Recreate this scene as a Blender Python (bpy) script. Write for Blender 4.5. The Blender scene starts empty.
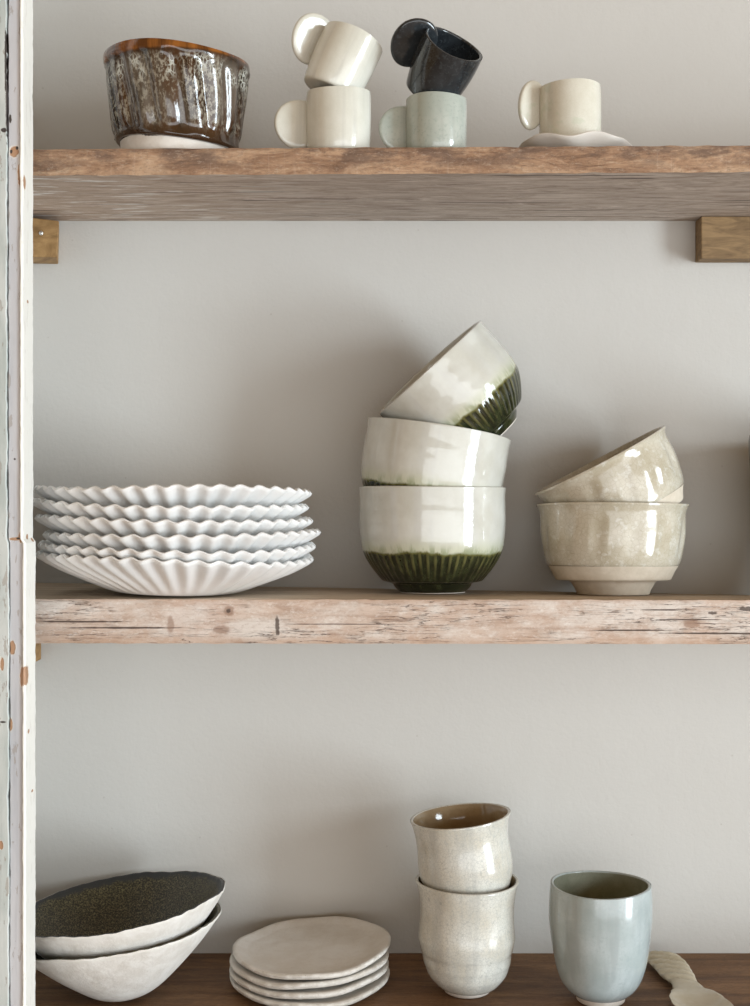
import bpy, bmesh, math, random
from mathutils import Vector, Matrix, noise
random.seed(7)
R = math.radians
scene = bpy.context.scene
COL = scene.collection

# ------------------------------------------------------------------ camera
CZ = 1.25                 # eye height
CY = -1.53                # the back wall is the plane y = 0
F = 1350.0                # focal length in pixels of a 750 x 1006 frame
HY = 480.0                # horizon row
cam_d = bpy.data.cameras.new('camera')
cam_d.sensor_width = 36.0
cam_d.lens = F / 1006.0 * 36.0
cam_d.shift_y = -(503.0 - HY) / 1006.0
cam_d.clip_start = 0.01
cam = bpy.data.objects.new('camera', cam_d)
COL.objects.link(cam)
cam.location = (0, CY, CZ)
cam.rotation_euler = (R(90), 0, 0)
scene.camera = cam

# ------------------------------------------------------------------ light
scene.view_settings.view_transform = 'Standard'
scene.view_settings.look = 'None'
scene.view_settings.gamma = 1.0
scene.view_settings.use_curve_mapping = False
scene.view_settings.exposure = 0.10
w = bpy.data.worlds.new('room_light')
scene.world = w
w.use_nodes = True
bg = w.node_tree.nodes['Background']
bg.inputs['Color'].default_value = (1.0, 0.60, 0.25, 1)
bg.inputs['Strength'].default_value = 0.33

def window_light(name, loc, target, sx, sy, power, color):
    d = bpy.data.lights.new(name, 'AREA')
    d.shape = 'RECTANGLE'; d.size = sx; d.size_y = sy
    d.energy = power; d.color = color
    o = bpy.data.objects.new(name, d)
    COL.objects.link(o)
    o.location = loc
    dirv = Vector(target) - Vector(loc)
    o.rotation_euler = dirv.to_track_quat('-Z', 'Y').to_euler()
    return o
# daylight through the two sashes of a tall window to the right of the camera
window_light('window_daylight', (3.3, -2.25, CZ + 0.45), (0.0, -0.1, CZ), 1.0, 0.95, 58, (0.80, 0.92, 1.0))
window_light('window_daylight', (3.3, -2.25, CZ - 0.85), (0.0, -0.1, CZ), 1.0, 1.35, 88, (0.80, 0.92, 1.0))
# broad soft daylight thrown back from the open room behind the camera
window_light('room_daylight', (1.5, -4.1, CZ - 0.95), (-0.1, 0, CZ), 6.5, 3.2, 178, (0.88, 0.95, 1.0))

# ------------------------------------------------------------------ helpers
def at(px, py, d):
    return Vector(((px - 375.0) / F * d, CY + d, CZ + (HY - py) / F * d))

def children(o):
    return [c for c in bpy.data.objects if c.parent == o]

def tag(o, label=None, cat=None, group=None, kind=None):
    if label: o['label'] = label
    if cat: o['category'] = cat
    if group: o['group'] = group
    if kind: o['kind'] = kind
    return o

def empty(name, loc, rot=(0, 0, 0)):
    o = bpy.data.objects.new(name, None)
    COL.objects.link(o)
    o.empty_display_size = 0.02
    o.location = loc
    o.rotation_euler = rot
    return o

def mesh_obj(name, verts, faces, mats, parent=None, loc=(0, 0, 0), rot=(0, 0, 0), idx=None, sharp=40):
    me = bpy.data.meshes.new(name)
    me.from_pydata([tuple(v) for v in verts], [], faces)
    if not isinstance(mats, (list, tuple)): mats = [mats]
    for m in mats: me.materials.append(m)
    if idx: me.polygons.foreach_set('material_index', idx)
    bm = bmesh.new(); bm.from_mesh(me)
    bmesh.ops.recalc_face_normals(bm, faces=bm.faces)
    bm.to_mesh(me); bm.free()
    me.polygons.foreach_set('use_smooth', [True] * len(me.polygons))
    me.set_sharp_from_angle(angle=R(sharp))
    me.update()
    o = bpy.data.objects.new(name, me)
    COL.objects.link(o)
    o.location = loc; o.rotation_euler = rot
    if parent: o.parent = parent
    return o

def chaikin(pts, n=2):
    for _ in range(n):
        q = [pts[0]]
        for a, b in zip(pts[:-1], pts[1:]):
            q.append((a[0] * .75 + b[0] * .25, a[1] * .75 + b[1] * .25))
            q.append((a[0] * .25 + b[0] * .75, a[1] * .25 + b[1] * .75))
        q.append(pts[-1])
        pts = q
    return pts

def resample(pts, step):
    out = [pts[0]]
    for a, b in zip(pts[:-1], pts[1:]):
        L = math.hypot(b[0] - a[0], b[1] - a[1])
        k = max(1, int(round(L / step)))
        for i in range(1, k + 1):
            t = i / k
            out.append((a[0] + (b[0] - a[0]) * t, a[1] + (b[1] - a[1]) * t))
    return out

def lathe(name, prof, mats, parent, seg=120, mod=None, matfn=None, loc=(0, 0, 0), rot=(0, 0, 0), sharp=50):
    """prof: (r, z) list running from the axis or an open ring to another; a closed skin when both ends lie on the axis."""
    verts, faces, idx = [], [], []
    rings = []
    n = len(prof)
    for i, (r, z) in enumerate(prof):
        if r < 1e-6:
            v = Vector((0, 0, z))
            if mod: v = mod(v, 0.0, 0.0, z, i / (n - 1))
            rings.append([len(verts)]); verts.append(v)
        else:
            ring = []
            for k in range(seg):
                th = 2 * math.pi * k / seg
                v = Vector((r * math.cos(th), r * math.sin(th), z))
                if mod: v = mod(v, th, r, z, i / (n - 1))
                ring.append(len(verts)); verts.append(v)
            rings.append(ring)
    for i in range(n - 1):
        a, b = rings[i], rings[i + 1]
        m = matfn(i / (n - 1), prof[i]) if matfn else 0
        if len(a) == 1 and len(b) == 1: continue
        for k in range(seg):
            k2 = (k + 1) % seg
            if len(a) == 1: faces.append((a[0], b[k2], b[k]))
            elif len(b) == 1: faces.append((a[k], a[k2], b[0]))
            else: faces.append((a[k], a[k2], b[k2], b[k]))
            idx.append(m)
    return mesh_obj(name, verts, faces, mats, parent, loc, rot, idx, sharp)

def closed_ring(prof):
    """ring profile (not touching the axis) closed on itself"""
    return prof + [prof[0]]

def vessel_profile(outer, t, floor, step=0.004, rounds=2):
    """outer: (r,z) points bottom to rim; returns closed skin profile with wall thickness t"""
    outer = chaikin(outer, rounds)
    R0, Z0 = outer[-1]
    inner = []
    for r, z in reversed(outer):
        if z > floor + 0.004 and r - t > 0.004:
            inner.append((r - t, z))
    p = [(0, outer[0][1])] + outer[:-1]
    # rounded lip
    for k in range(7):
        a = math.pi * k / 6
        p.append((R0 - t / 2 + t / 2 * math.cos(a), Z0 - t / 2 + t / 2 * math.sin(a)))
    inner = [q for q in inner if q[1] < Z0 - t * 0.8]
    last = inner[-1]
    p += inner + [(last[0] * .8, floor + .0012), (last[0] * .5, floor), (0, floor)]
    # drop outer points above the lip start
    p = resample(p, step)
    return p

def nz(x, y, z, s):
    return noise.noise(Vector((x * s, y * s, z * s)))

# ------------------------------------------------------------------ shader helpers
class NT:
    def __init__(self, name, rough=0.5):
        self.m = bpy.data.materials.new(name)
        self.m.use_nodes = True
        self.t = self.m.node_tree
        self.p = self.t.nodes['Principled BSDF']
        self.p.inputs['Roughness'].default_value = rough
        self.tc = self.t.nodes.new('ShaderNodeTexCoord')
        self.obj = self.tc.outputs['Object']
    def n(self, typ, **kw):
        nd = self.t.nodes.new(typ)
        for k, v in kw.items(): setattr(nd, k, v)
        return nd
    def link(self, a, b): self.t.links.new(a, b)
    def setin(self, nd, key, v):
        if hasattr(v, 'is_output'): self.link(v, nd.inputs[key])
        else: nd.inputs[key].default_value = v
    def math(self, op, a, b=None, c=None, clamp=False):
        nd = self.n('ShaderNodeMath', operation=op, use_clamp=clamp)
        self.setin(nd, 0, a)
        if b is not None: self.setin(nd, 1, b)
        if c is not None: self.setin(nd, 2, c)
        return nd.outputs[0]
    def scaled(self, s, off=(0, 0, 0)):
        nd = self.n('ShaderNodeMapping')
        nd.inputs['Scale'].default_value = s
        nd.inputs['Location'].default_value = off
        self.link(self.obj, nd.inputs['Vector'])
        return nd.outputs[0]
    def noise(self, s=(1, 1, 1), scale=10, detail=4, rough=.55, off=(0, 0, 0), dist=0.0):
        nd = self.n('ShaderNodeTexNoise')
        self.link(self.scaled(s, off), nd.inputs['Vector'])
        nd.inputs['Scale'].default_value = scale
        nd.inputs['Detail'].default_value = detail
        nd.inputs['Roughness'].default_value = rough
        nd.inputs['Distortion'].default_value = dist
        return nd.outputs['Fac']
    def voronoi(self, s=(1, 1, 1), scale=10, feature='F1', off=(0, 0, 0), warp=None):
        nd = self.n('ShaderNodeTexVoronoi', feature=feature)
        self.link(self.scaled(s, off), nd.inputs['Vector'])
        nd.inputs['Scale'].default_value = scale
        return nd.outputs['Distance']
    def step(self, v, lo, hi):
        nd = self.n('ShaderNodeMapRange', interpolation_type='SMOOTHSTEP')
        self.setin(nd, 'Value', v)
        nd.inputs['From Min'].default_value = lo; nd.inputs['From Max'].default_value = hi
        return nd.outputs[0]
    def mix(self, f, a, b):
        nd = self.n('ShaderNodeMix', data_type='RGBA')
        self.setin(nd, 0, f)
        for key, v in ((6, a), (7, b)):
            if hasattr(v, 'is_output'): self.link(v, nd.inputs[key])
            else: nd.inputs[key].default_value = (*v, 1) if len(v) == 3 else v
        return nd.outputs[2]
    def ramp(self, v, stops):
        nd = self.n('ShaderNodeValToRGB')
        el = nd.color_ramp.elements
        while len(el) < len(stops): el.new(0.5)
        for e, (p, c) in zip(el, stops):
            e.position = p; e.color = (*c, 1)
        self.link(v, nd.inputs[0])
        return nd.outputs[0]
    def xyz(self):
        nd = self.n('ShaderNodeSeparateXYZ')
        self.link(self.obj, nd.inputs[0])
        return nd.outputs
    def color(self, c): self.setin(self.p, 'Base Color', c if hasattr(c, 'is_output') else (*c, 1))
    def rough(self, v): self.setin(self.p, 'Roughness', v)
    def bump(self, h, strength=.3, dist=.001):
        nd = self.n('ShaderNodeBump')
        nd.inputs['Strength'].default_value = strength
        nd.inputs['Distance'].default_value = dist
        self.link(h, nd.inputs['Height'])
        self.link(nd.outputs[0], self.p.inputs['Normal'])
    def marks(self, spots, wob=.35, wscale=220, edge=.12, axis='x'):
        """mask (0..1) of ragged ellipses (cx, cz, rx, rz) in the object's x/z plane"""
        x, y_, z = self.xyz()
        if axis == 'y': x = y_
        wn = self.math('MULTIPLY', self.math('SUBTRACT', self.noise(scale=wscale, detail=2), .5), wob * 2)
        out = None
        for cx, cz, rx, rz in spots:
            a = self.math('DIVIDE', self.math('SUBTRACT', x, cx), rx)
            b = self.math('DIVIDE', self.math('SUBTRACT', z, cz), rz)
            d = self.math('SQRT', self.math('ADD', self.math('MULTIPLY', a, a), self.math('MULTIPLY', b, b)))
            d = self.math('ADD', d, wn)
            k = self.step(d, 1 + edge, 1 - edge)
            # map range with min > max runs downward
            out = k if out is None else self.math('MAXIMUM', out, k)
        return out

# ------------------------------------------------------------------ materials
def mat_wall():
    t = NT('white_plaster', .9)
    big = t.noise(scale=3.0, detail=3)
    fine = t.noise(scale=160, detail=5, rough=.65)
    c = t.mix(big, (.515, .497, .465), (.555, .54, .51))
    c = t.mix(t.math('MULTIPLY', t.step(fine, .62, .8), .15), c, (.40, .365, .32))
    speck = t.step(t.voronoi(scale=26), .035, .02)
    c = t.mix(t.math('MULTIPLY', speck, .25), c, (.27, .22, .18))
    t.color(c)
    t.bump(t.math('ADD', fine, t.math('MULTIPLY', t.noise(scale=45, detail=3), 1.2)), .35, .0012)
    return t.m
M_wall = mat_wall()

def mat_floor():
    t = NT('oiled_floorboards', .6)
    t.color(t.mix(t.noise(s=(1, 12, 1), scale=4, detail=4), (.36, .24, .15), (.50, .36, .24)))
    return t.m

def mat_sawn():     # sawn front edge of the top shelf
    t = NT('weathered_sawn_edge', .85)
    g = t.noise(s=(1, 4, 5), scale=17, detail=8, rough=.7, dist=1.0)
    c = t.ramp(g, [(.30, (.20, .115, .07)), (.44, (.40, .235, .14)), (.56, (.56, .36, .225)), (.72, (.66, .47, .32))])
    f = t.noise(s=(1, 3, 18), scale=60, detail=4, rough=.7)
    c = t.mix(t.math('MULTIPLY', t.step(f, .55, .75), .45), c, (.16, .10, .07))
    saw = t.noise(s=(30, 1, 1), scale=14, detail=2)
    c = t.mix(t.math('MULTIPLY', t.step(saw, .6, .75), .18), c, (.75, .60, .48))
    x, y, z = t.xyz()
    band = t.math('MULTIPLY', t.step(t.noise(s=(1, 1, 2.6), scale=17, detail=6, rough=.65, off=(3, 0, 1)), .44, .60), t.step(z, -.027, -.010))
    c = t.mix(t.math('MULTIPLY', band, .75), c, (.15, .095, .072))
    h1 = t.noise(s=(1, 1, 2), scale=170, detail=5, rough=.8)
    c = t.mix(t.math('MULTIPLY', t.step(h1, .50, .66), .42), c, (.14, .09, .06))
    h2 = t.noise(s=(1, 1, 3), scale=120, detail=4, rough=.8, off=(5, 1, 2))
    c = t.mix(t.math('MULTIPLY', t.step(h2, .54, .68), .38), c, (.72, .58, .45))
    t.color(c)
    t.bump(t.math('ADD', t.math('ADD', g, f), h1), .8, .0025)
    return t.m

def mat_grey_wood():   # planed grey underside and top
    t = NT('grey_planed_wood', .75)
    g = t.noise(s=(1, 5, 5), scale=11, detail=8, rough=.72, dist=2.2)
    c = t.ramp(g, [(.3, (.25, .19, .15)), (.5, (.43, .355, .30)), (.68, (.60, .525, .465))])
    x, y, z = t.xyz()
    warm = t.step(x, .05, -.35)
    c = t.mix(t.math('MULTIPLY', warm, .35), c, (.55, .37, .25))
    cr = t.step(t.noise(s=(1.2, 30, 1), scale=5, detail=4, off=(2, .3, 0)), .62, .65)
    c = t.mix(t.math('MULTIPLY', cr, .8), c, (.06, .04, .03))
    h1 = t.noise(s=(1, 4, 1), scale=120, detail=5, rough=.8)
    c = t.mix(t.math('MULTIPLY', t.step(h1, .48, .66), .38), c, (.22, .17, .135))
    wpaint = t.step(t.noise(s=(2, 14, 1), scale=9, detail=4, off=(8.2, 1.7, 0)), .57, .63)
    c = t.mix(t.math('MULTIPLY', t.math('MULTIPLY', wpaint, warm), .8), c, (.8, .78, .75))
    t.color(c)
    t.bump(g, .3, .001)
    return t.m

def mat_whitewashed():  # front of the middle shelf
    t = NT('whitewashed_worn_wood', .85)
    g = t.noise(s=(1, 4, 8), scale=12, detail=6, rough=.65, dist=.8)
    c = t.ramp(g, [(.3, (.38, .26, .19)), (.5, (.54, .41, .33)), (.7, (.63, .52, .44))])
    wash = t.noise(s=(1, 1, 2), scale=22, detail=7, rough=.7, off=(1, 0, 3))
    c = t.mix(t.math('MULTIPLY', t.step(wash, .40, .62), .85), c, (.68, .62, .565))
    fg = t.noise(s=(1, 1, 26), scale=26, detail=4, rough=.7, off=(4, 0, 0))
    c = t.mix(t.math('MULTIPLY', t.step(fg, .52, .72), .35), c, (.33, .22, .165))
    pink = t.noise(s=(1, 1, .4), scale=9, detail=3, off=(5, 0, 0))
    c = t.mix(t.math('MULTIPLY', t.step(pink, .52, .7), .45), c, (.54, .37, .29))
    x, y, z = t.xyz()
    h1 = t.noise(s=(1, 1, 2), scale=190, detail=5, rough=.8)
    c = t.mix(t.math('MULTIPLY', t.step(h1, .50, .66), .40), c, (.36, .25, .19))
    h2 = t.noise(s=(1, 1, 2), scale=140, detail=5, rough=.8, off=(5, 1, 2))
    c = t.mix(t.math('MULTIPLY', t.step(h2, .52, .66), .40), c, (.76, .71, .66))
    edge = t.math('MAXIMUM', t.step(z, -.034, -.043), t.step(z, -.0045, .000))
    c = t.mix(t.math('MULTIPLY', edge, .5), c, (.46, .29, .19))
    # short drying cracks along the grain
    cn = t.noise(s=(1, 1, 16), scale=13, detail=4, rough=.6, off=(0, 0, 2), dist=.4)
    brk = t.step(t.noise(s=(1, 1, 2), scale=9, detail=3, off=(7, 3, 0)), .46, .58)
    cr = t.math('MULTIPLY', t.step(t.math('ABSOLUTE', t.math('SUBTRACT', cn, .5)), .014, .004), brk)
    c = t.mix(t.math('MULTIPLY', cr, .85), c, (.10, .06, .04))
    # long cracks and knots that can be picked out
    lc = t.marks([(.250, -.0305, .036, .0007), (.345, -.0335, .062, .0008), (.305, -.020, .03, .0005),
                  (-.03, -.0245, .05, .0004), (-.245, -.028, .05, .0009), (.285, -.0105, .022, .0006),
                  (-.29, -.022, .04, .0008)], .5, 120, .4)
    c = t.mix(t.math('MULTIPLY', lc, .9), c, (.07, .045, .035))
    kn = t.marks([(-.143, -.0115, .0048, .0048), (-.200, -.0255, .0036, .008), (-.150, -.030, .008, .0045), (.31, -.024, .008, .004)], .5, 180, .3)
    c = t.mix(t.math('MULTIPLY', kn, .6), c, (.24, .13, .08))
    kn2 = t.marks([(-.143, -.0115, .002, .002), (-.0955, -.026, .002, .0095), (.363, -.0095, .008, .0022), (.33, -.0135, .004, .0015)], .7, 240, .3)
    c = t.mix(t.math('MULTIPLY', kn2, .85), c, (.07, .045, .035))
    t.color(c)
    t.bump(t.math('ADD', t.math('ADD', g, wash), t.math('MULTIPLY', t.math('MAXIMUM', cr, lc), -1.5)), .6, .002)
    return t.m

def mat_tan_top():
    t = NT('bare_shelf_top', .8)
    g = t.noise(s=(1, 12, 12), scale=6, detail=5, rough=.6, dist=.5)
    t.color(t.ramp(g, [(.3, (.40, .31, .22)), (.55, (.57, .455, .34)), (.75, (.66, .55, .43))]))
    t.bump(g, .3, .001)
    return t.m

def mat_brown_wood():
    t = NT('dark_brown_wood', .62)
    g = t.noise(s=(1, 7, 7), scale=9, detail=7, rough=.65, dist=.7)
    c = t.ramp(g, [(.28, (.085, .038, .013)), (.5, (.18, .088, .034)), (.72, (.29, .16, .072))])
    b = t.noise(s=(1, 2, 1), scale=24, detail=5, rough=.7)
    c = t.mix(t.math('MULTIPLY', t.step(b, .5, .7), .35), c, (.07, .037, .02))
    h1 = t.noise(s=(1, 2, 1), scale=150, detail=5, rough=.8)
    c = t.mix(t.math('MULTIPLY', t.step(h1, .48, .66), .45), c, (.055, .028, .014))
    h2 = t.noise(s=(1, 2, 1), scale=110, detail=5, rough=.8, off=(3, 3, 0))
    c = t.mix(t.math('MULTIPLY', t.step(h2, .56, .70), .30), c, (.40, .26, .15))
    t.color(c)
    t.bump(t.math('ADD', g, h1), .5, .0012)
    return t.m

def mat_cleat(name, c0, c1, s):
    t = NT(name, .7)
    g = t.noise(s=s, scale=22, detail=5, rough=.6, dist=1.4)
    c = t.ramp(g, [(.3, c0), (.65, c1)])
    d = t.noise(s=s, scale=60, detail=3)
    c = t.mix(t.math('MULTIPLY', t.step(d, .55, .75), .35), c, tuple(.45 * v for v in c0))
    t.color(c)
    t.bump(g, .4, .001)
    return t.m

def mat_paint(name, base, stain, chips, dirt=.4, deep=(.05, .04, .035), dark=(), axis='x'):
    t = NT(name, .55)
    a = t.noise(s=(3, 3, .7), scale=9, detail=5, rough=.6)
    c = t.mix(t.math('MULTIPLY', t.step(a, .40, .68), dirt), base, stain)
    streak = t.noise(s=(20, 20, 1), scale=6, detail=4)
    c = t.mix(t.math('MULTIPLY', t.step(streak, .55, .7), dirt * .5), c, tuple(.75 * v for v in stain))
    fl = t.noise(s=(2, 2, .6), scale=75, detail=4, rough=.65)
    flm = t.step(fl, .605, .63)
    c = t.mix(t.math('MULTIPLY', flm, .5 * min(1, dirt * 2)), c, (.33, .27, .22))
    if chips:
        halo = t.marks([(x, z, rx * 1.35, rz * 1.15) for x, z, rx, rz in chips], .35, 260, .15, axis)
        c = t.mix(t.math('MULTIPLY', halo, .6), c, (.80, .74, .66))
        mk = t.marks(chips, .35, 260, .12, axis)
        br = t.noise(s=(1, 1, .3), scale=200, detail=3)
        c = t.mix(mk, c, t.mix(br, (.28, .14, .07), (.56, .35, .22)))
    if dark:
        mk2 = t.marks(dark, .5, 300, .2)
        c = t.mix(mk2, c, deep)
    t.color(c)
    h = t.math('ADD', t.math('MULTIPLY', a, .6), t.math('MULTIPLY', flm, -.6))
    if chips: h = t.math('SUBTRACT', h, mk)
    t.bump(h, .5, .0015)
    return t.m

def crackle(t, scale, col, c, amt, w0=.0, w1=.05, off=(0, 0, 0)):
    e = t.voronoi(scale=scale, feature='DISTANCE_TO_EDGE', off=off)
    return t.mix(t.math('MULTIPLY', t.step(e, w1, w0), amt), c, col)

def mat_glaze(name, c1, c2, rough=.14, streaks=True, crack=None, speckle=None, speck_scale=500, bump=.25):
    t = NT(name, rough)
    a = t.noise(scale=28, detail=5, rough=.6)
    c = t.mix(t.step(a, .3, .7), c1, c2)
    if streaks:
        st = t.noise(s=(1, 1, .06), scale=75, detail=3)
        c = t.mix(t.math('MULTIPLY', t.step(st, .48, .66), .6), c, tuple(.74 * v for v in c2))
    if speckle:
        sp = t.noise(scale=speck_scale, detail=2, rough=.7)
        c = t.mix(t.math('MULTIPLY', t.step(sp, .54, .66), .5), c, speckle)
    if crack:
        c = crackle(t, crack[0], crack[1], c, crack[2], 0, .06)
    t.color(c)
    t.p.inputs['Coat Weight'].default_value = .3
    t.p.inputs['Coat Roughness'].default_value = .06
    t.bump(t.math('ADD', t.noise(scale=40, detail=3), t.math('MULTIPLY', t.noise(s=(1, 1, .15), scale=70, detail=2), .6)), bump, .0016)
    return t.m

def mat_green_bowl():
    t = NT('cream_and_green_glaze', .12)
    x, y, z = t.xyz()
    a = t.noise(scale=22, detail=4)
    cream = t.mix(t.step(a, .35, .65), (.53, .52, .46), (.62, .62, .57))
    st = t.noise(s=(1, 1, .05), scale=60, detail=3, off=(3, 1, 0))
    cream = t.mix(t.math('MULTIPLY', t.step(st, .5, .7), .35), cream, (.54, .54, .52))
    cream = crackle(t, 230, (.60, .585, .52), cream, .35)
    drip = t.noise(s=(1, 1, .08), scale=95, detail=4, rough=.7)
    low = t.noise(scale=16, detail=2)
    lim = t.math('ADD', t.math('MULTIPLY', t.math('SUBTRACT', drip, .5), .007), t.math('MULTIPLY', t.math('SUBTRACT', low, .5), .014))
    zz = t.math('ADD', z, lim)
    # crests of the cut flutes carry a thinner, yellower glaze
    ang = t.math('ARCTAN2', y, x)
    ph = t.math('ADD', t.math('MULTIPLY', ang, 54), t.math('MULTIPLY', t.math('SINE', t.math('MULTIPLY', ang, 4)), .8))
    crest = t.math('MULTIPLY', t.step(t.math('COSINE', ph), .1, -.95), t.step(t.noise(s=(1, 1, .25), scale=60, detail=3, off=(4, 0, 2)), .34, .66))
    dark = t.mix(t.step(drip, .4, .62), (.010, .013, .006), (.030, .036, .014))
    olive = t.mix(crest, dark, (.105, .100, .036))
    green = t.mix(t.step(zz, .034, .012), olive, dark)
    c = t.mix(t.math('MULTIPLY', t.step(zz, .062, .044), .75), cream, (.50, .51, .36))
    c = t.mix(t.math('MULTIPLY', t.math('MULTIPLY', t.step(zz, .057, .044), t.step(drip, .46, .62)), .75), c, (.22, .25, .13))
    c = t.mix(t.step(zz, .0455, .0425), c, (.12, .115, .035))
    c = t.mix(t.step(zz, .0435, .0405), c, green)
    # inside of the bowl stays cream
    rad = t.math('SQRT', t.math('ADD', t.math('MULTIPLY', x, x), t.math('MULTIPLY', y, y)))
    t.color(c)
    t.p.inputs['Coat Weight'].default_value = .4
    t.p.inputs['Coat Roughness'].default_value = .04
    t.bump(t.math('ADD', t.noise(scale=34, detail=3), t.math('MULTIPLY', st, .6)), .3, .0018)
    return t.m

def mat_brown_bowl():
    t = NT('mottled_brown_glaze', .12)
    x, y, z = t.xyz()
    drip = t.noise(s=(1, 1, .12), scale=55, detail=4, rough=.65)
    c = t.mix(t.step(drip, .35, .65), (.016, .008, .004), (.062, .027, .011))
    fine = t.noise(s=(1, 1, .5), scale=330, detail=3, rough=.7)
    band = t.math('MULTIPLY', t.step(z, .012, .035), t.step(z, .093, .083))
    pat = t.step(t.noise(s=(1, 1, .3), scale=42, detail=3, off=(2, 5, 1)), .36, .55)
    sp = t.math('MULTIPLY', t.math('MULTIPLY', t.step(fine, .46, .60), band), pat)
    c = t.mix(t.math('MULTIPLY', sp, .68), c, (.40, .37, .295))
    haze = t.math('MULTIPLY', t.math('MULTIPLY', t.step(t.noise(s=(1, 1, .2), scale=30, detail=2, off=(7, 2, 0)), .48, .66), band), .35)
    c = t.mix(haze, c, (.25, .225, .185))
    cell = t.voronoi(s=(1, 1, .55), scale=330, feature='DISTANCE_TO_EDGE')
    up = t.math('MULTIPLY', t.math('MULTIPLY', t.step(z, .062, .076), t.step(z, .092, .084)), t.step(t.noise(s=(1, 1, .4), scale=48, detail=2, off=(1, 0, 4)), .46, .58))
    c = t.mix(t.math('MULTIPLY', t.math('MULTIPLY', t.step(cell, .16, .05), up), .85), c, (.52, .53, .47))
    rim = t.step(z, .0915, .0945)
    c = t.mix(rim, c, t.mix(t.step(drip, .4, .62), (.085, .026, .006), (.26, .09, .018)))
    base = t.step(z, .024, .014)
    c = t.mix(t.math('MULTIPLY', base, .8), c, (.035, .017, .008))
    t.color(c)
    t.p.inputs['Coat Weight'].default_value = .5
    t.p.inputs['Coat Roughness'].default_value = .04
    t.bump(t.math('ADD', t.noise(s=(1, 1, .4), scale=60, detail=3), t.math('MULTIPLY', fine, .25)), .35, .002)
    return t.m

def mat_clay(name, c1, c2, rough=.85, bump=.4, speck=None):
    t = NT(name, rough)
    a = t.noise(scale=60, detail=6, rough=.65)
    c = t.mix(t.step(a, .35, .65), c1, c2)
    if speck:
        c = t.mix(t.math('MULTIPLY', t.step(t.voronoi(scale=260), .16, .08), .55), c, speck)
    t.color(c)
    t.bump(t.math('ADD', a, t.math('MULTIPLY', t.noise(scale=260, detail=3), .5)), bump, .0016)
    return t.m

def mat_dark_inside():
    t = NT('speckled_olive_black_glaze', .42)
    a = t.noise(scale=620, detail=3, rough=.7)
    c = t.mix(t.step(a, .42, .70), (.020, .018, .010), (.22, .19, .095))
    x, y, z = t.xyz()
    rim = t.step(t.math('ADD', z, t.math('MULTIPLY', t.noise(scale=60), .012)), .084, .089)
    c = t.mix(rim, c, (.030, .032, .034))
    t.color(c)
    t.bump(a, .4, .001)
    return t.m

M_green = mat_green_bowl()
M_brownglaze = mat_brown_bowl()
M_footclay = mat_clay('pale_unglazed_clay', (.66, .60, .53), (.74, .69, .63))
M_sandclay = mat_clay('sand_unglazed_clay', (.56, .49, .39), (.63, .56, .46), .8, .3)
M_beige = mat_glaze('crackled_beige_glaze', (.43, .385, .29), (.56, .52, .43), .13, False, (210, (.36, .31, .23), .5), (.64, .63, .57), 120, .3)
M_white_mug = mat_glaze('cream_white_glaze', (.62, .61, .53), (.70, .69, .62), .16, True, (420, (.5, .48, .4), .2))
M_celadon = mat_glaze('pale_celadon_glaze', (.36, .40, .355), (.47, .495, .445), .16, True, None, (.30, .35, .31), 320)
M_black = mat_glaze('black_blue_glaze', (.012, .014, .016), (.035, .042, .048), .15, True, None, (.05, .06, .065), 260)
M_esp = mat_glaze('ivory_celadon_glaze', (.60, .57, .48), (.68, .66, .58), .12, False, (300, (.50, .47, .36), .3), (.52, .55, .43), 60)
M_plate = mat_glaze('white_porcelain_glaze', (.81, .81, .80), (.86, .86, .85), .34, False, None, None, 500, .15)
M_saucer = mat_glaze('warm_white_saucer_glaze', (.68, .64, .58), (.76, .72, .665), .3, False, None, None)
M_cup = mat_glaze('speckled_offwhite_glaze', (.55, .52, .44), (.66, .66, .61), .15, True, (300, (.36, .36, .33), .65), (.44, .45, .43), 300)
M_cup_in = mat_glaze('tan_inner_glaze', (.30, .22, .13), (.40, .32, .21), .12, False, (300, (.24, .17, .1), .3))
M_blue = mat_glaze('pale_blue_grey_glaze', (.345, .405, .405), (.45, .505, .51), .17, True, (300, (.36, .42, .42), .5), (.34, .40, .41), 300)
M_blue_in = mat_glaze('grey_green_inner_glaze', (.22, .23, .165), (.31, .32, .25), .17, False, (280, (.17, .18, .13), .3))
M_bowlclay = mat_clay('rough_white_slip', (.66, .63, .58), (.76, .74, .70), .85, .6)
M_dark_in = mat_dark_inside()
M_slab = mat_clay('speckled_white_stoneware', (.66, .62, .57), (.72, .69, .65), .6, .25, (.45, .40, .35))
M_slab_edge = mat_clay('rough_stoneware_edge', (.56, .52, .46), (.74, .71, .66), .8, .8, (.30, .26, .22))
M_spoon = mat_glaze('cream_spoon_glaze', (.48, .42, .30), (.58, .53, .42), .25, False, None, None)
M_vase = mat_glaze('dark_green_glaze', (.045, .06, .045), (.10, .125, .10), .2, True)
M_steel = NT('zinc_screw', .35)
M_steel.color((.75, .75, .73)); M_steel.p.inputs['Metallic'].default_value = .9
M_steel = M_steel.m

# ------------------------------------------------------------------ setting
def box(name, lo, hi, mats, parent=None, bevel=0.0, origin=None):
    o = Vector(origin) if origin else (Vector(lo) + Vector(hi)) / 2
    bm = bmesh.new()
    bmesh.ops.create_cube(bm, size=1)
    for v in bm.verts:
        v.co = Vector(((lo[i] + hi[i]) / 2 + v.co[i] * (hi[i] - lo[i])) for i in range(3)) - o
    if bevel:
        bmesh.ops.bevel(bm, geom=bm.edges[:], offset=bevel, segments=2, affect='EDGES', profile=.6)
    me = bpy.data.meshes.new(name); bm.to_mesh(me); bm.free()
    me.materials.append(mats)
    ob = bpy.data.objects.new(name, me); COL.objects.link(ob); ob.location = o
    if parent: ob.parent = parent
    return ob

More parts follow.
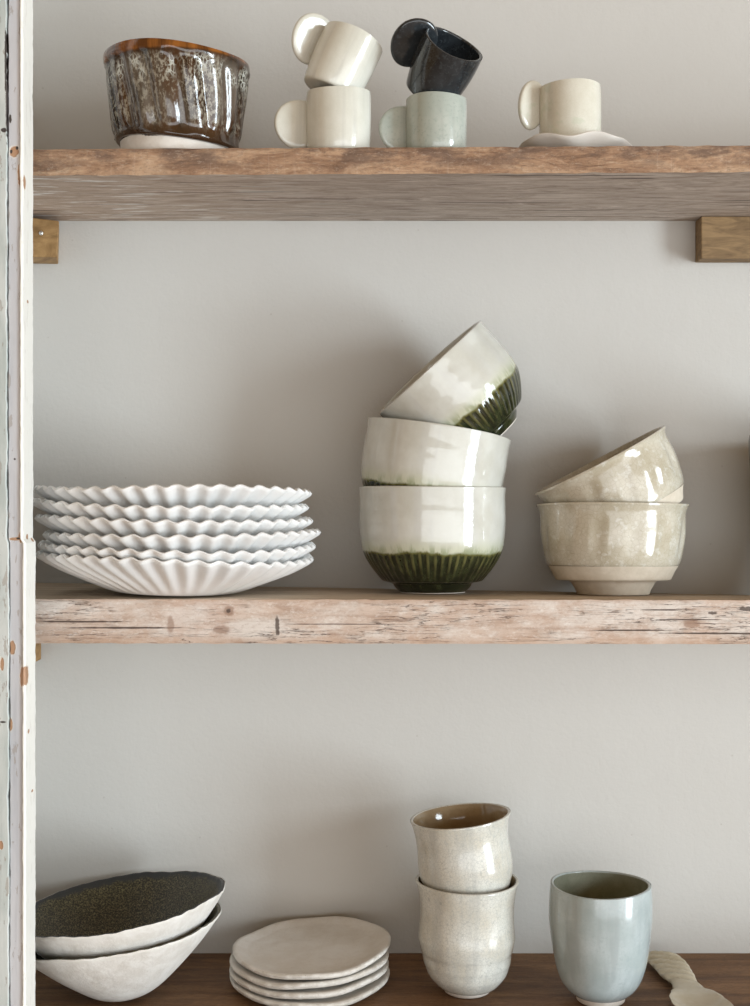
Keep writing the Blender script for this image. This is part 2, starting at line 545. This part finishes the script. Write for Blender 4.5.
M_side = NT('white_bounce_paint', .7)  # unseen side panel; white added to bounce light onto the back wall
M_side.color(M_side.mix(M_side.noise(scale=20), (.74, .73, .70), (.80, .79, .76)))
M_side = M_side.m
tag(box('wall_back', (-.75, 0, 0), (1.6, .1, 2.6), M_wall), kind='structure')
tag(box('wall_left', (-.50, -.262, 0), (-.415, 0, 2.6), M_side), kind='structure')
tag(box('floor', (-2.5, -4, -.05), (3, .1, 0), mat_floor()), kind='structure')

# left door frame: three painted strips, each with a wandering edge
def strip(name, xl, xr, yf, yb, m, jag=.0006, chamfer=0.0, step_at=None, seed=0):
    """vertical strip; xl / xr can be numbers or functions of z"""
    zs = [0.0 + 2.6 * i / 650 for i in range(651)]
    verts, faces = [], []
    for i, z in enumerate(zs):
        a = xl(z) if callable(xl) else xl
        b = xr(z) if callable(xr) else xr
        a += jag * nz(seed, .3, z, 40) + jag * .7 * nz(seed, 7.3, z, 150)
        b += jag * nz(seed, 4.3, z, 35) + jag * .9 * nz(seed, 9.3, z, 140)
        zz = z - CZ
        k = .0006
        verts += [(a, yb, zz), (a, yf + k, zz), (a + k, yf, zz), (b - k - chamfer, yf, zz), (b, yf + k + chamfer * .9, zz), (b, yb, zz)]
    n = 6
    for i in range(len(zs) - 1):
        for k in range(n):
            k2 = (k + 1) % n
            faces.append((i * n + k, i * n + k2, (i + 1) * n + k2, (i + 1) * n + k))
    faces.append(tuple(range(n))); faces.append(tuple(range((len(zs) - 1) * n, len(zs) * n)))
    o = mesh_obj(name, verts, faces, m, None, (0, 0, CZ), sharp=30)
    return tag(o, kind='structure')

dj = 1.235
def jx(px): return (px - 375.0) / F * dj
def jz(py): return (HY - py) / F * dj          # height relative to the eye line
def split(upper, lower):                        # the bead was pieced at this height
    zc = CZ + jz(541)
    return lambda z: jx(upper) if z > zc else jx(lower)
chips_A = [(jx(2), jz(664), .0016, .006), (jx(1), jz(845), .002, .004)]
dark_A = [(jx(7), jz(100), .0012, .035), (jx(3), jz(722), .003, .0009), (jx(5.5), jz(60), .0008, .03), (jx(4), jz(130), .003, .002)]
chips_B = [(jx(13.5), jz(151), .0042, .0052), (jx(19.5), jz(173), .0022, .012), (jx(11.5), jz(648), .0028, .006), (jx(15), jz(539), .006, .0015),
           (jx(20), jz(537), .002, .005), (jx(9.5), jz(725), .002, .006), (jx(21.8), jz(677), .0022, .0092)]
dark_B = [(jx(16.3), jz(147.5), .0012, .0015), (jx(10.5), jz(151), .0011, .0017), (jx(14), jz(459), .0009, .0009), (jx(9.5), jz(118), .0012, .004),
          (jx(17.5), jz(538.5), .0016, .0008)]
chips_C = [(-.291, -.1795, .0085, .0090), (-.289, .2735, .0045, .006), (-.279, -.0525, .0035, .0025), (-.265, -.0560, .0035, .0018),
           (-.276, .1655, .003, .0015), (-.283, -.232, .003, .002), (-.270, -.29, .003, .0012)]
dark_C = []
M_pA = mat_paint('grey_green_old_paint', (.62, .65, .63), (.38, .44, .42), chips_A, .8, dark=dark_A)
M_pB = mat_paint('grey_white_old_paint', (.57, .57, .59), (.44, .455, .49), chips_B, .65, dark=dark_B)
M_pC = mat_paint('white_old_paint', (.85, .845, .80), (.80, .79, .74), chips_C, .15, axis='y')
strip('trim_1', -.62, split(6.4, 8.3), CY + dj, -.262, M_pA, .0010, seed=1)
strip('trim_2', split(7.6, 9.2), split(19.4, 22.6), CY + dj + .0025, -.262, M_pB, .0006, seed=2)
XC = {True: (33.0 - 375) / F * 1.272, False: (35.5 - 375) / F * 1.272}
strip('trim_3', split(19.6, 22.2), lambda z: XC[z > CZ + jz(541)], CY + dj + .0005, -.258, M_pC, .0005, chamfer=.0008, seed=3)

# ------------------------------------------------------------------ shelf boards
def board(name, x0, x1, zt_fn, yf_fn, thick, mats, rough=.0008, zoff=0.0, seed=0, nx=300):
    """plank along x. zt_fn(x, y): top height, yf_fn(x): front y; mats = front, top, underside"""
    ny, nzv = 10, 8
    origin = Vector(((x0 + x1) / 2, 0, 0))
    sect0 = []
    # section parameters: walk round  (u: 0 back .. 1 front, v: 0 bottom .. 1 top)
    for k in range(ny): sect0.append((k / ny, 1.0, 1))
    for k in range(nzv): sect0.append((1.0, 1 - k / nzv, 0))
    for k in range(ny): sect0.append((1 - k / ny, 0.0, 2))
    sect0.append((0.0, 0.0, 1)); sect0.append((0.0, .5, 1))
    n = len(sect0)
    verts, faces, idx = [], [], []
    for i in range(nx + 1):
        x = x0 + (x1 - x0) * i / nx
        yf = yf_fn(x)
        for (u, v, m) in sect0:
            y = -.001 + (yf + .001) * u
            zt = zt_fn(x, y)
            z = zt - thick * (1 - v)
            if u == 1.0:
                y += rough * 1.6 * nz(x * 1.0, seed, z * 2.5, 40) + rough * .8 * nz(x, seed + 3, z, 160)
                if v in (0.0, 1.0):   # worn arris
                    y += .0012 + .0016 * max(0, nz(x, seed + 8, v, 60))
                    z += (-.0008 if v == 1.0 else .0006)
                    z += rough * .8 * nz(x, seed + 5, v, 55)
            verts.append((x, y, z + 0))
    for i in range(nx):
        for k in range(n):
            k2 = (k + 1) % n
            faces.append((i * n + k, i * n + k2, (i + 1) * n + k2, (i + 1) * n + k)); idx.append(sect0[k][2])
    faces.append(tuple(range(n))); idx.append(0)
    faces.append(tuple(range(nx * n, (nx + 1) * n))); idx.append(0)
    oz = sum(v[2] for v in verts[:1]) + zoff
    oz = zt_fn(.1, yf_fn(.1))
    verts = [(a, b, c - oz) for a, b, c in verts]
    return mesh_obj(name, verts, faces, mats, None, (0, 0, CZ + oz), (0, 0, 0), idx, 35)

XL, XR = -.413, .95
def top_yf(x):
    t = (x + .3273) / (.3580 + .3273)
    return -.2268 - .0146 * min(t, 1.3)
UP = .3203      # top shelf, height above the eye line
o = board('wooden_shelf', XL, XR, lambda x, y: UP, top_yf, .0268, [mat_sawn(), mat_grey_wood(), mat_grey_wood()], .0010, seed=1)
tag(o, 'topmost weathered wooden shelf board with sawn brown front edge and grey underside', 'shelf')

def mid_z(x, y):
    u = min(max((x + .36) / .76, -.05), 1.3)
    zf = -.1159 - .0009 * u
    zb = -.1167 - .0131 * u
    t = (y + .21) / .21
    return zf + (zb - zf) * t
def mid_tilt(x):
    u = min(max((x + .36) / .76, -.05), 1.3)
    return math.atan((-.0008 - .0122 * u) / .21)
o = board('wooden_shelf', XL, XR, mid_z, lambda x: -.210, .0445, [mat_whitewashed(), mat_tan_top(), mat_tan_top()], .0009, seed=11)
tag(o, 'middle thick shelf board with pinkish whitewashed cracked front edge', 'shelf')

LOW = -.5361
M_bw = mat_brown_wood()
o = board('wooden_shelf', XL, XR, lambda x, y: LOW, lambda x: -.235, .035, [M_bw, M_bw, M_bw], .0008, seed=21)
tag(o, 'bottom dark brown wooden shelf board under the cups and nested bowls', 'shelf')

# cleats that carry the boards
M_cl1 = mat_cleat('ochre_end_grain', (.19, .10, .032), (.42, .255, .105), (1, 1, 2.2))
M_cl2 = mat_cleat('olive_brown_batten', (.13, .075, .030), (.29, .185, .085), (1, 4, 5))
# left cleat: end grain to the viewer, top cut on a slant, one screw
r0 = empty('wooden_cleat', (-.375, -.024, CZ + .265))
tag(r0, 'short ochre wooden cleat with a screw under left end of topmost shelf', 'shelf cleat')
vs = []
for y in (-.024, .0235):
    vs += [(-.040, y, -.0195), (.0262 - (.010 if y > 0 else 0), y, -.0205), (.0282 - (.011 if y > 0 else 0), y, .0195), (-.040, y, .0280)]
bmv = mesh_obj('block', vs, [(0, 1, 2, 3), (7, 6, 5, 4), (0, 4, 5, 1), (1, 5, 6, 2), (2, 6, 7, 3), (3, 7, 4, 0)], M_cl1, r0, sharp=20)
md = bmv.modifiers.new('bevel', 'BEVEL'); md.width = .0012; md.segments = 2
sc = lathe('screw', resample([(0, .0012), (.0012, .0012), (.0024, .0004), (.0026, -.001), (0, -.004)], .0006), M_steel, r0, 24, loc=(.0085, -.0245, .006), rot=(R(90), 0, 0))
sc['label'] = 'zinc screw head'
o = box('wooden_cleat', (.3627, -.030, CZ + .2460), (.80, -.001, CZ + .2930), M_cl2, None, .0012)
o.rotation_euler = (0, 0, 0)
tag(o, 'long brown wooden batten fixed to the wall under right of topmost shelf', 'shelf cleat')
o = box('wooden_cleat', (-.4145, -.035, CZ - .2030), (-.3780, -.001, CZ - .1625), M_cl1, None, .001)
tag(o, 'small tan wooden cleat peeking out under left end of middle shelf', 'shelf cleat')

# ------------------------------------------------------------------ pots: top shelf
# fluted brown bowl
d = 1.362
rb = empty('ribbed_bowl', (at(177, 0, d).x, CY + d, CZ + UP + .0006), (R(1.0), R(3.2), R(20)))
tag(rb, 'brown and white mottled ribbed bowl with orange brown rim', 'bowl')
rb.rotation_euler = (0, 0, 0)
def brown_mod(v, th, r, z, s):
    k = 0.0
    if .016 < z < .094 and s < .55:
        e = min((z - .016) / .012, (.094 - z) / .012, 1)
        q = math.cos(17 * th + z * 42 + 1.2 * math.sin(2 * th))
        k = e * (.0019 * q - .0010 * abs(q)) + .0012 * nz(v.x, v.y, z, 30)
    rr = 1 + k / max(r, .01)
    out = Vector((v.x * rr, v.y * rr, v.z))
    f = (.0042 * (v.x / .072)) * -1.0 * min(1, z / .09)       # rim runs down to the right
    out.z += f + .0012 * math.sin(3 * th + 1) * (z / .1) ** 2
    if z < .02 and r > .056: out.z += -.0035 * (v.x / .06) + .0015 * math.sin(2 * th + .6)
    return out
outer = [(.0560, .0125), (.0605, .0125), (.0625, .017), (.0615, .022), (.0648, .030), (.0680, .055), (.0700, .080), (.0705, .088), (.0728, .0915), (.0735, .0965), (.0728, .100)]
prof = vessel_profile(outer, .0052, .018)
lathe('body', prof, M_brownglaze, rb, 204, brown_mod)
ft = lathe('foot', resample([(0, .0), (.050, 0), (.053, .001), (.0555, .008), (.0565, .0165), (0, .0165)], .004), M_footclay, rb, 96)
ft['label'] = 'pale unglazed foot'

# mugs with a solid disc handle
def disc_handle(parent, mat, loc, rx, rz, th, rot=(0, 0, 0), dish=.0):
    prof = [(0, -th / 2 + dish), (.55, -th / 2 + dish * .6), (.85, -th / 2), (.96, -th * .38), (1.0, 0), (.96, th * .38), (.85, th / 2), (.55, th / 2 - dish * .6), (0, th / 2 - dish)]
    prof = resample(chaikin(prof, 1), .12)
    def mod(v, t, r, z, s):
        w = 1 + .03 * math.sin(2 * t + .7) + .02 * math.sin(3 * t)
        return Vector((v.x * rx * w, z + .0004 * nz(v.x, v.y, 1, 3), v.y * rz * w))
    return lathe('handle', prof, mat, parent, 72, mod, loc=loc, rot=rot)

def mug(name, loc, rot, r, h, mat, label, taper=.93, handle=True, seed=0, round_base=True, hloc=None, hr=None, hrot=(0, 0, 0), group=None):
    root = empty(name, loc, rot)
    tag(root, label, 'mug', group)
    outer = [(r * taper * .86, 0), (r * taper * .95, .0006), (r * taper, .006), (r * (taper * .4 + .6), h * .35), (r, h * .62), (r, h * .9), (r * .985, h)]
    prof = vessel_profile(outer, .0034, .006, step=.003)
    def mod(v, t, rr, z, s):
        w = 1 + .012 * math.sin(2 * t + seed) * (z / h) + .008 * nz(v.x + seed, v.y, z, 25)
        return Vector((v.x * w, v.y * w, v.z + .0008 * math.sin(2 * t + seed * 2) * (z / h)))
    lathe('body', prof, mat, root, 96, mod)
    hl = hloc or (-r - .0075, 0, h * .51)
    rx, rz = hr or (.0235, .0250)
    disc_handle(root, mat, hl, rx, rz, .0062, hrot)
    return root

d = 1.336
zt = CZ + UP + .0004
p = at(338.6, 0, d)
mug('disc_handled_mug', (p.x, CY + d, zt), (0, 0, 0), .0318, .0615, M_white_mug, 'cream white mug with round disc handle standing on topmost shelf beside the brown bowl', .97, seed=1, hr=(.0245, .0252), hrot=(0, 0, R(14)))
p = at(328.5, 92.5, d)
mug('disc_handled_mug', (p.x, CY + d, p.z), (R(-4), R(25), 0), .0312, .0610, M_white_mug, 'cream white mug tilted on top of another cream mug', .92, seed=2, hloc=(-.0365, 0, .0425), hr=(.0235, .0265), hrot=(0, 0, R(34)))
p = at(436.2, 0, d)
mug('disc_handled_mug', (p.x, CY + d, zt), (0, 0, 0), .0302, .0555, M_celadon, 'pale grey green mug standing under the tilted black mug', .99, seed=3, hr=(.0235, .0245), hloc=(-.0335, 0, .026), hrot=(0, 0, R(12)))
p = at(429.5, 92.5, d)
mug('disc_handled_mug', (p.x, CY + d + .006, p.z), (R(36), R(30), 0), .0315, .0560, M_black, 'glossy black mug tipped over on the pale grey green mug', .86, seed=4, hloc=(-.0360, 0, .0375), hr=(.0225, .0265), hrot=(0, 0, R(30)))
d = 1.353
p = at(573, 0, d)
sr = empty('saucer', (p.x, CY + d, zt))
tag(sr, 'thin wavy edged ivory saucer under the small espresso cup', 'saucer')
prof = [(0, 0), (.029, 0), (.036, .001), (.044, .0052), (.053, .0095), (.0568, .0115), (.0575, .0126), (.0562, .0136), (.051, .0122), (.043, .0086), (.0345, .0040), (0, .0036)]
def saucer_mod(v, t, r, z, s):
    k = max(0, (r - .03) / .027)
    w = 1 + k * (.03 * math.sin(5 * t + .6) + .025 * math.sin(3 * t + 2))
    return Vector((v.x * w, v.y * w, v.z + k * (.0014 * math.sin(5 * t + 1.2) + .0012 * math.sin(8 * t))))
lathe('dish', resample(prof, .003), M_saucer, sr, 144, saucer_mod)
ec = mug('espresso_cup', (at(570, 0, d).x, CY + d, zt + .0042), (0, 0, 0), .0312, .0685, M_esp, 'small ivory espresso cup with petal shaped handle on a wavy saucer', 1.0, seed=5, hloc=(-.0385, -.004, .0500), hr=(.0165, .0262), hrot=(R(0), R(10), R(32)))
ec['category'] = 'cup'

# ------------------------------------------------------------------ middle shelf: fluted plates
NFL = 42
def fluted_plate(foot_h, seed):
    o_ = [(0, -foot_h)] + [(.0540, -foot_h), (.0610, .0004 - foot_h), (.0680, .0022), (.0780, .0060), (.0940, .0130), (.1130, .0215), (.1280, .0290), (.1365, .0340), (.1392, .0362)]
    i_ = [(.1398, .0378), (.1388, .0390), (.1360, .0382), (.1270, .0340), (.1120, .0265), (.0930, .0180), (.0760, .0108), (.0620, .0062), (0, .0056)]
    pr = resample(chaikin(o_, 1)[:-1] + i_, .0035)
    def mod(v, t, r, z, s):
        k = min(1, max(0, (r - .064) / .055)) ** 1.2
        ph = NFL * t + 14 * (r - .06) * 3 + seed + .6 * math.sin(3 * t + seed)
        c = math.cos(ph)
        dz = k * .0015 * c
        dr = -k * .0012 * c
        w = (r + dr) / r if r > 1e-6 else 1
        droop = k * (.0014 * math.sin(2 * t + seed * 1.7) + .0010 * math.sin(3 * t + seed))
        return Vector((v.x * w, v.y * w, v.z + dz + droop))
    return pr, mod
plates = [  # centre column, base height offset, tilt about y, tilt x, spin
    (175.6, .0016, 1.4, -.6, 0.0),
    (178.0, .0118, 1.0, -.4, .9),
    (183.5, .0260, .2, .0, 2.0),
    (175.5, .0400, .6, 0, 3.3),
    (171.0, .0535, .9, -.4, 4.1),
    (174.0, .0675, .6, -2.0, 5.2)]
foot_drop = [0, .0025, .0065, .0035, .0064, .0060]
plate_labels = ['white fluted plate lying lowest in the stack, resting on the shelf board',
                'white fluted plate second from the bottom of the stack',
                'white fluted plate third from the bottom, jutting out furthest to the right',
                'white fluted plate third from the top of the stack',
                'white fluted plate second from the top of the stack',
                'white fluted plate lying uppermost on the stack of six']
d = 1.384
for i, (cx, dz, ty, tx, sp) in enumerate(plates):
    X = (cx - 375) / F * d
    pr, mod = fluted_plate(foot_drop[i], sp)
    o = lathe('fluted_plate', pr, M_plate, None, 336, mod, sharp=70)
    o.location = (X, CY + d, CZ + mid_z(X, CY + d) + .0008 + dz)
    o.rotation_euler = (R(tx), R(ty), 0)
    tag(o, plate_labels[i], 'plate', 'fluted plates in a stack')

# ------------------------------------------------------------------ cream and green bowls
S = 1.44 / F
def green_bowl(loc, rot, label, scale=1.0, seed=0):
    root = empty('tea_bowl', loc, rot)
    tag(root, label, 'bowl')
    outer = [(.0352, .0012), (.0385, .0042), (.0412, .0075), (.0420, .0105), (.0520, .0122), (.0545, .0140), (.0665, .0285), (.0745, .0425), (.0774, .060), (.0782, .082), (.0776, .098), (.0785, .1120)]
    pr = vessel_profile([(r * scale, z * scale) for r, z in outer], .0042, .014, step=.0028)
    def mod(v, t, r, z, s):
        if r < 1e-6: return v
        k = 0
        if s < .5 and .0125 * scale < z < .046 * scale:
            e = min(1, (z - .0125 * scale) / .003, (.046 * scale - z) / .008)
            q = math.cos(54 * t + .8 * math.sin(4 * t))
            k = -e * .0011 * (0.5 + .5 * q)
        k += .00012 * math.sin(z * 420 + 2 * t) * (1 if z > .05 else 0)
        w = 1 + k / r + .006 * math.sin(2 * t + seed)
        return Vector((v.x * w, v.y * w, v.z + .0008 * math.sin(2 * t + seed * 2) * (z / .11) ** 2))
    lathe('body', pr, M_green, root, 270, mod)
    f = lathe('foot', resample([(0, .0012), (.031 * scale, 0.0), (.0345 * scale, 0.0003), (.0351 * scale, .0015), (0, .0022)], .002), M_footclay, root, 72)
    f['label'] = 'white unglazed foot ring'
    return root
d = 1.441
X = (432.5 - 375) / F * d
bt = mid_tilt(X)
green_bowl((X, CY + d, CZ + mid_z(X, CY + d) + .0006), (bt, 0, 0), 'cream and dark green tea bowl standing upright at the bottom of three', seed=.5)
p = at(420.8, 531.5, d)
green_bowl((p.x + .002, CY + d + .0025, p.z + .0004), (bt, R(9.5), 0), 'cream tea bowl in the middle of three, slanting down to the right', .985, seed=1.6)
p = at(494.5, 438.0, d)
green_bowl((p.x, CY + d + .004, p.z), (R(4), R(-42.8), 0), 'cream and dark green tea bowl tipped on its side atop two others', .93, seed=2.4)

# ------------------------------------------------------------------ crackled beige bowls
def beige_bowl(loc, rot, label, seed=0, scale=1.0):
    root = empty('footed_bowl', loc, rot)
    tag(root, label, 'bowl')
    outer = [(.0655, .0300), (.0690, .0305), (.0712, .0355), (.0738, .046), (.0765, .062), (.0768, .078), (.0768, .086), (.0785, .0915), (.0806, .0960)]
    pr = vessel_profile([(r * scale, z * scale) for r, z in outer], .0045, .034, step=.003)
    def mod(v, t, r, z, s):
        if r < 1e-6: return v
        k = 0
        if s < .5 and .036 < z < .086:
            e = math.sin(math.pi * (z - .036) / .050)
            q = math.cos(13 * t + seed + .5 * math.sin(z * 60))
            k = -e * .0015 * max(0, q)
        w = 1 + k / r + .004 * math.sin(2 * t + seed)
        return Vector((v.x * w, v.y * w, v.z + .0006 * math.sin(2 * t + seed)))
    lathe('body', pr, M_beige, root, 180, mod)
    fp = [(0, .002), (.033, .002), (.0345, 0), (.0370, 0), (.0382, .0008), (.0400, .0055), (.0440, .0125), (.0468, .0152), (.0600, .0158), (.0612, .0170), (.0650, .0250), (.0686, .0306), (0, .0312)]
    f = lathe('foot', resample([(r * scale, z * scale) for r, z in fp], .003), M_sandclay, root, 120)
    f['label'] = 'unglazed sand coloured stepped foot'
    return root
d = 1.441
X = (613.0 - 375) / F * d
bt = mid_tilt(X)
beige_bowl((X, CY + d, CZ + mid_z(X, CY + d) + .0006), (bt, 0, 0), 'crackled beige footed bowl standing upright on the middle shelf', .4)
p = at(640.5, 536.5, d)
beige_bowl((p.x, CY + d + .001, p.z), (R(-1.5), R(-28), 0), 'crackled beige footed bowl tipped over on the upright beige one', 1.5, .965)

# dark green vessel cut by the right side of the picture
d = 1.43
X = (748.2 - 375) / F * d + .0735
v0 = empty('glazed_vessel', (X, CY + d, CZ + mid_z(X, CY + d) + .0006), (mid_tilt(X), 0, 0))
tag(v0, 'dark green glazed vessel cut off by the right edge of the picture, beside beige bowls', 'pot')
pr = vessel_profile([(.040, 0), (.046, .001), (.052, .02), (.058, .06), (.063, .10), (.0675, .145), (.068, .165), (.0665, .174)], .005, .008)
lathe('body', pr, M_vase, v0, 96)

# ------------------------------------------------------------------ bottom shelf: nested dark lined bowls
def wide_bowl(loc, rot, label, hw, h, seed, floor):
    root = empty('wide_bowl', loc, rot)
    tag(root, label, 'bowl')
    k = hw / .108
    outer = [(.016 * k, 0), (.026 * k, .001), (.040 * k, .0085 * h / .075), (.060 * k, .0245 * h / .075), (.082 * k, .0445 * h / .075), (.098 * k, .061 * h / .075), (.1065 * k, .0715 * h / .075), (.108 * k, h)]
    pr = vessel_profile(outer, .0045, floor, step=.003)
    top = max(range(len(pr)), key=lambda i: pr[i][1])
    n = len(pr)
    def mod(v, t, r, z, s):
        if r < 1e-6: return v
        e = (z / h) ** 2
        w = 1 + e * (.008 * math.sin(2 * t + seed) + .003 * math.sin(5 * t + seed) + .0015 * math.sin(11 * t + 2 * seed)) + .006 * nz(v.x + seed, v.y, z, 35)
        dz = e * (.0010 * math.sin(3 * t + seed) + .0004 * math.sin(9 * t) + .0010 * nz(math.cos(t) * 3, math.sin(t) * 3, seed, 4))
        return Vector((v.x * w, v.y * w, v.z + dz))
    lathe('body', pr, [M_bowlclay, M_dark_in], root, 216, mod, lambda s, p: 1 if s >= (top - 2) / (n - 1) else 0, sharp=60)
    return root
d = 1.399
p = at(126.5, 0, d)
wide_bowl((p.x, CY + d, CZ + LOW + .0034), (R(-1.5), R(-7.2), 0), 'rough white wide bowl underneath, resting on the bottom shelf', .1060, .0715, .7, .0060)
p = at(128.8, 984.0, d)
wide_bowl((p.x, CY + d, p.z), (R(-1.5), R(-8.0), 0), 'white wide bowl with speckled olive black inside nested on top of another', .1110, .0855, 2.1, .008)

# ------------------------------------------------------------------ small stoneware plates
def slab_plate(loc, rot, label, seed, sx=1.0):
    a = .0835 * sx
    pr = [(0, 0), (.055, 0), (.070, .0014), (.0805, .0052), (.0835, .0078), (.0842, .0100), (.0828, .0116), (.0795, .0112), (.068, .0082), (.05, .0066), (0, .0060)]
    pr = resample([(r * sx, z) for r, z in pr], .0026)
    top = max(range(len(pr)), key=lambda i: pr[i][1]); n = len(pr)
    def mod(v, t, r, z, s):
        if r < 1e-6: return v
        e = (r / a) ** 2
        flat = math.exp(-((t - 2.55) / .30) ** 2)
        w = 1 + e * (.016 * math.sin(3 * t + seed) + .010 * math.sin(5 * t + seed * 2) - .045 * flat)
        e2 = e * e
        return Vector((v.x * w, v.y * w, v.z + e2 * (.0012 * math.sin(2 * t + seed) + .0006 * math.sin(7 * t)) + .0003 * nz(v.x, v.y, z + seed, 180)))
    o = lathe('small_plate', pr, [M_slab_edge, M_slab], None, 180, mod, lambda s, p: 1 if s >= top / (n - 1) else 0, sharp=60)
    o.location = loc; o.rotation_euler = rot
    return tag(o, label, 'plate', 'small stoneware plates in a stack')
d = 1.434
sl = ['speckled white stoneware plate at the bottom of the small stack, touching the dark shelf',
      'speckled white stoneware plate second from the bottom of the small stack',
      'speckled white stoneware plate directly under the uppermost of the small stack',
      'speckled white stoneware plate lying uppermost on the small stack, its face showing']
for i, (cx, ty, tx, sp) in enumerate([(308.5, 0, 0, .4), (308.0, -1.0, 0, 1.3), (309.5, -1.6, .5, 2.2), (311.3, -2.6, 1.5, .2)]):
    slab_plate(((cx - 375) / F * d, CY + d, CZ + LOW + .0008 + i * .0104), (R(tx), R(ty), 0), sl[i], sp, 1.0 if i else 1.01)

# ------------------------------------------------------------------ tumblers
def waisted_cup(loc, rot, label, outer, seed, rounds=2):
    root = empty('waisted_cup', loc, rot)
    tag(root, label, 'cup')
    pr = vessel_profile(outer, .0034, .012, step=.0024, rounds=rounds)
    top = max(range(len(pr)), key=lambda i: pr[i][1]); n = len(pr)
    def mod(v, t, r, z, s):
        if r < 1e-6: return v
        k = .0012 * nz(v.x + seed, v.y, z, 28)
        w = 1 + k / r + .004 * math.sin(2 * t + seed)
        return Vector((v.x * w, v.y * w, v.z + .0006 * math.sin(2 * t + seed) * (z / .117) ** 2))
    lathe('body', pr, [M_cup, M_cup_in], root, 144, mod, lambda s, p: 1 if s > (top + 1) / (n - 1) else 0)
    f = lathe('foot', resample([(0, .001), (.020, 0), (.0225, 0), (.0240, .001), (.0272, .0065), (0, .0072)], .002), M_footclay, root, 72)
    f['label'] = 'pale unglazed foot ring'
    return root
d = 1.416
p = at(467, 0, d)
cup_low = [(.0285, .0055), (.0330, .0085), (.0405, .0175), (.0428, .0225), (.0452, .0300), (.0458, .0312), (.0470, .0420), (.0480, .0436), (.0506, .0555), (.0507, .0585),
           (.0496, .0720), (.0492, .0850), (.0502, .0980), (.0522, .1100), (.0538, .1170)]
cup_top = [(.0270, .0055), (.0310, .0080), (.0380, .0165), (.0424, .0250), (.0455, .0335), (.0482, .0430), (.0496, .0520), (.0492, .0640), (.0482, .0780), (.0490, .0900), (.0512, .1000), (.0530, .1060)]
waisted_cup((p.x, CY + d, CZ + LOW + .0006), (0, 0, 0), 'speckled off-white waisted cup standing at the bottom of the pair', cup_low, .3, 1)
cup2 = at(467.5, 916.5, d)
waisted_cup((cup2.x + .0038, CY + d + .003, cup2.z + .0002), (R(0), R(-6.0), 0), 'speckled off-white waisted cup with tan inside stacked into another cup', cup_top, 1.9)

d = 1.392
p = at(600.5, 0, d)
bc = empty('tumbler', (p.x, CY + d, CZ + LOW + .0006), (0, 0, 0))
tag(bc, 'pale blue grey tumbler standing alone beside the ceramic spoon', 'cup')
outer = [(.0262, .0060), (.0300, .0078), (.0378, .0150), (.0438, .0260), (.0492, .0500), (.0522, .0760), (.0530, .0940), (.0524, .1110), (.0512, .1195)]
pr = vessel_profile(outer, .0032, .012, step=.0028)
top = max(range(len(pr)), key=lambda i: pr[i][1]); n = len(pr)
def tum_mod(v, t, r, z, s):
    if r < 1e-6: return v
    w = 1 + (.0007 * nz(v.x, v.y, z, 30)) / r + .005 * math.sin(2 * t + .6)
    return Vector((v.x * w, v.y * w, v.z + .0009 * math.sin(2 * t + 2.2) * (z / .115) ** 2))
lathe('body', pr, [M_blue, M_blue_in], bc, 144, tum_mod, lambda s, p_: 1 if s > (top + 2) / (n - 1) else 0)
f = lathe('foot', resample([(0, .001), (.0215, 0), (.0235, 0), (.0248, .001), (.0262, .0072), (0, .0080)], .002), M_footclay, bc, 72)
f['label'] = 'pinkish unglazed foot'

# ------------------------------------------------------------------ ceramic spoon
def spoon():
    y0, y1 = -.025, -.228            # handle end by the wall .. tip of the scoop
    stations = 90
    nseg = 40
    def lerp(tab, s):
        for (a, va), (b, vb) in zip(tab[:-1], tab[1:]):
            if a <= s <= b:
                t = (s - a) / (b - a); t = t * t * (3 - 2 * t)
                return va + (vb - va) * t
        return tab[-1][1]
    width = [(0, .0), (.012, .0135), (.035, .0185), (.12, .0205), (.30, .0185), (.43, .0142), (.51, .0165), (.60, .0225), (.70, .0275), (.82, .0295), (.93, .0250), (.98, .0150), (1.0, 0)]
    cxo = [(0, -.010), (.25, -.004), (.5, .0005), (.75, -.0010), (1, .002)]
    thick = [(0, .004), (.06, .0075), (.4, .0075), (.55, .0065), (.75, .0055), (1, .003)]
    lift = [(0, .0045), (.45, .0035), (.6, .0035), (.75, .000), (.92, .002), (1, .007)]
    verts, faces = [], []
    for i in range(stations + 1):
        s = i / stations
        y = y0 + (y1 - y0) * s
        wd = max(lerp(width, s), .0004); th = lerp(thick, s); cx = lerp(cxo, s); lf = lerp(lift, s)
        bowl = min(1, max(0, (s - .50) / .26)) * min(1, max(0, (1.0 - s) / .10))
        for k in range(nseg):
            a = 2 * math.pi * k / nseg
            ca, sa = math.cos(a), math.sin(a)
            u = math.copysign(abs(ca) ** .7, ca)
            x = cx + wd * u
            edge = u * u
            zc = lf + th / 2 + math.copysign(abs(sa) ** .8, sa) * th / 2
            zc += bowl * edge * .0125
            if sa > 0 and s < .46:
                ridge = math.sin((y + .35 * (x - cx)) * 480) * .0030 * min(1, (.46 - s) / .08) * min(1, s / .04)
                zc += ridge * sa
            verts.append((x, y, zc))
    n = nseg
    for i in range(stations):
        for k in range(n):
            k2 = (k + 1) % n
            faces.append((i * n + k, i * n + k2, (i + 1) * n + k2, (i + 1) * n + k))
    faces.append(tuple(range(n))); faces.append(tuple(range(stations * n, (stations + 1) * n)))
    ym = (y0 + y1) / 2
    verts = [(a, b - ym, c) for a, b, c in verts]
    o = mesh_obj('ceramic_spoon', verts, faces, M_spoon, None, (.3255, ym, CZ + LOW + .0006), (0, 0, 0), None, 60)
    return tag(o, 'cream ceramic spoon with ridged handle lying beside the blue grey tumbler', 'spoon')
spoon()
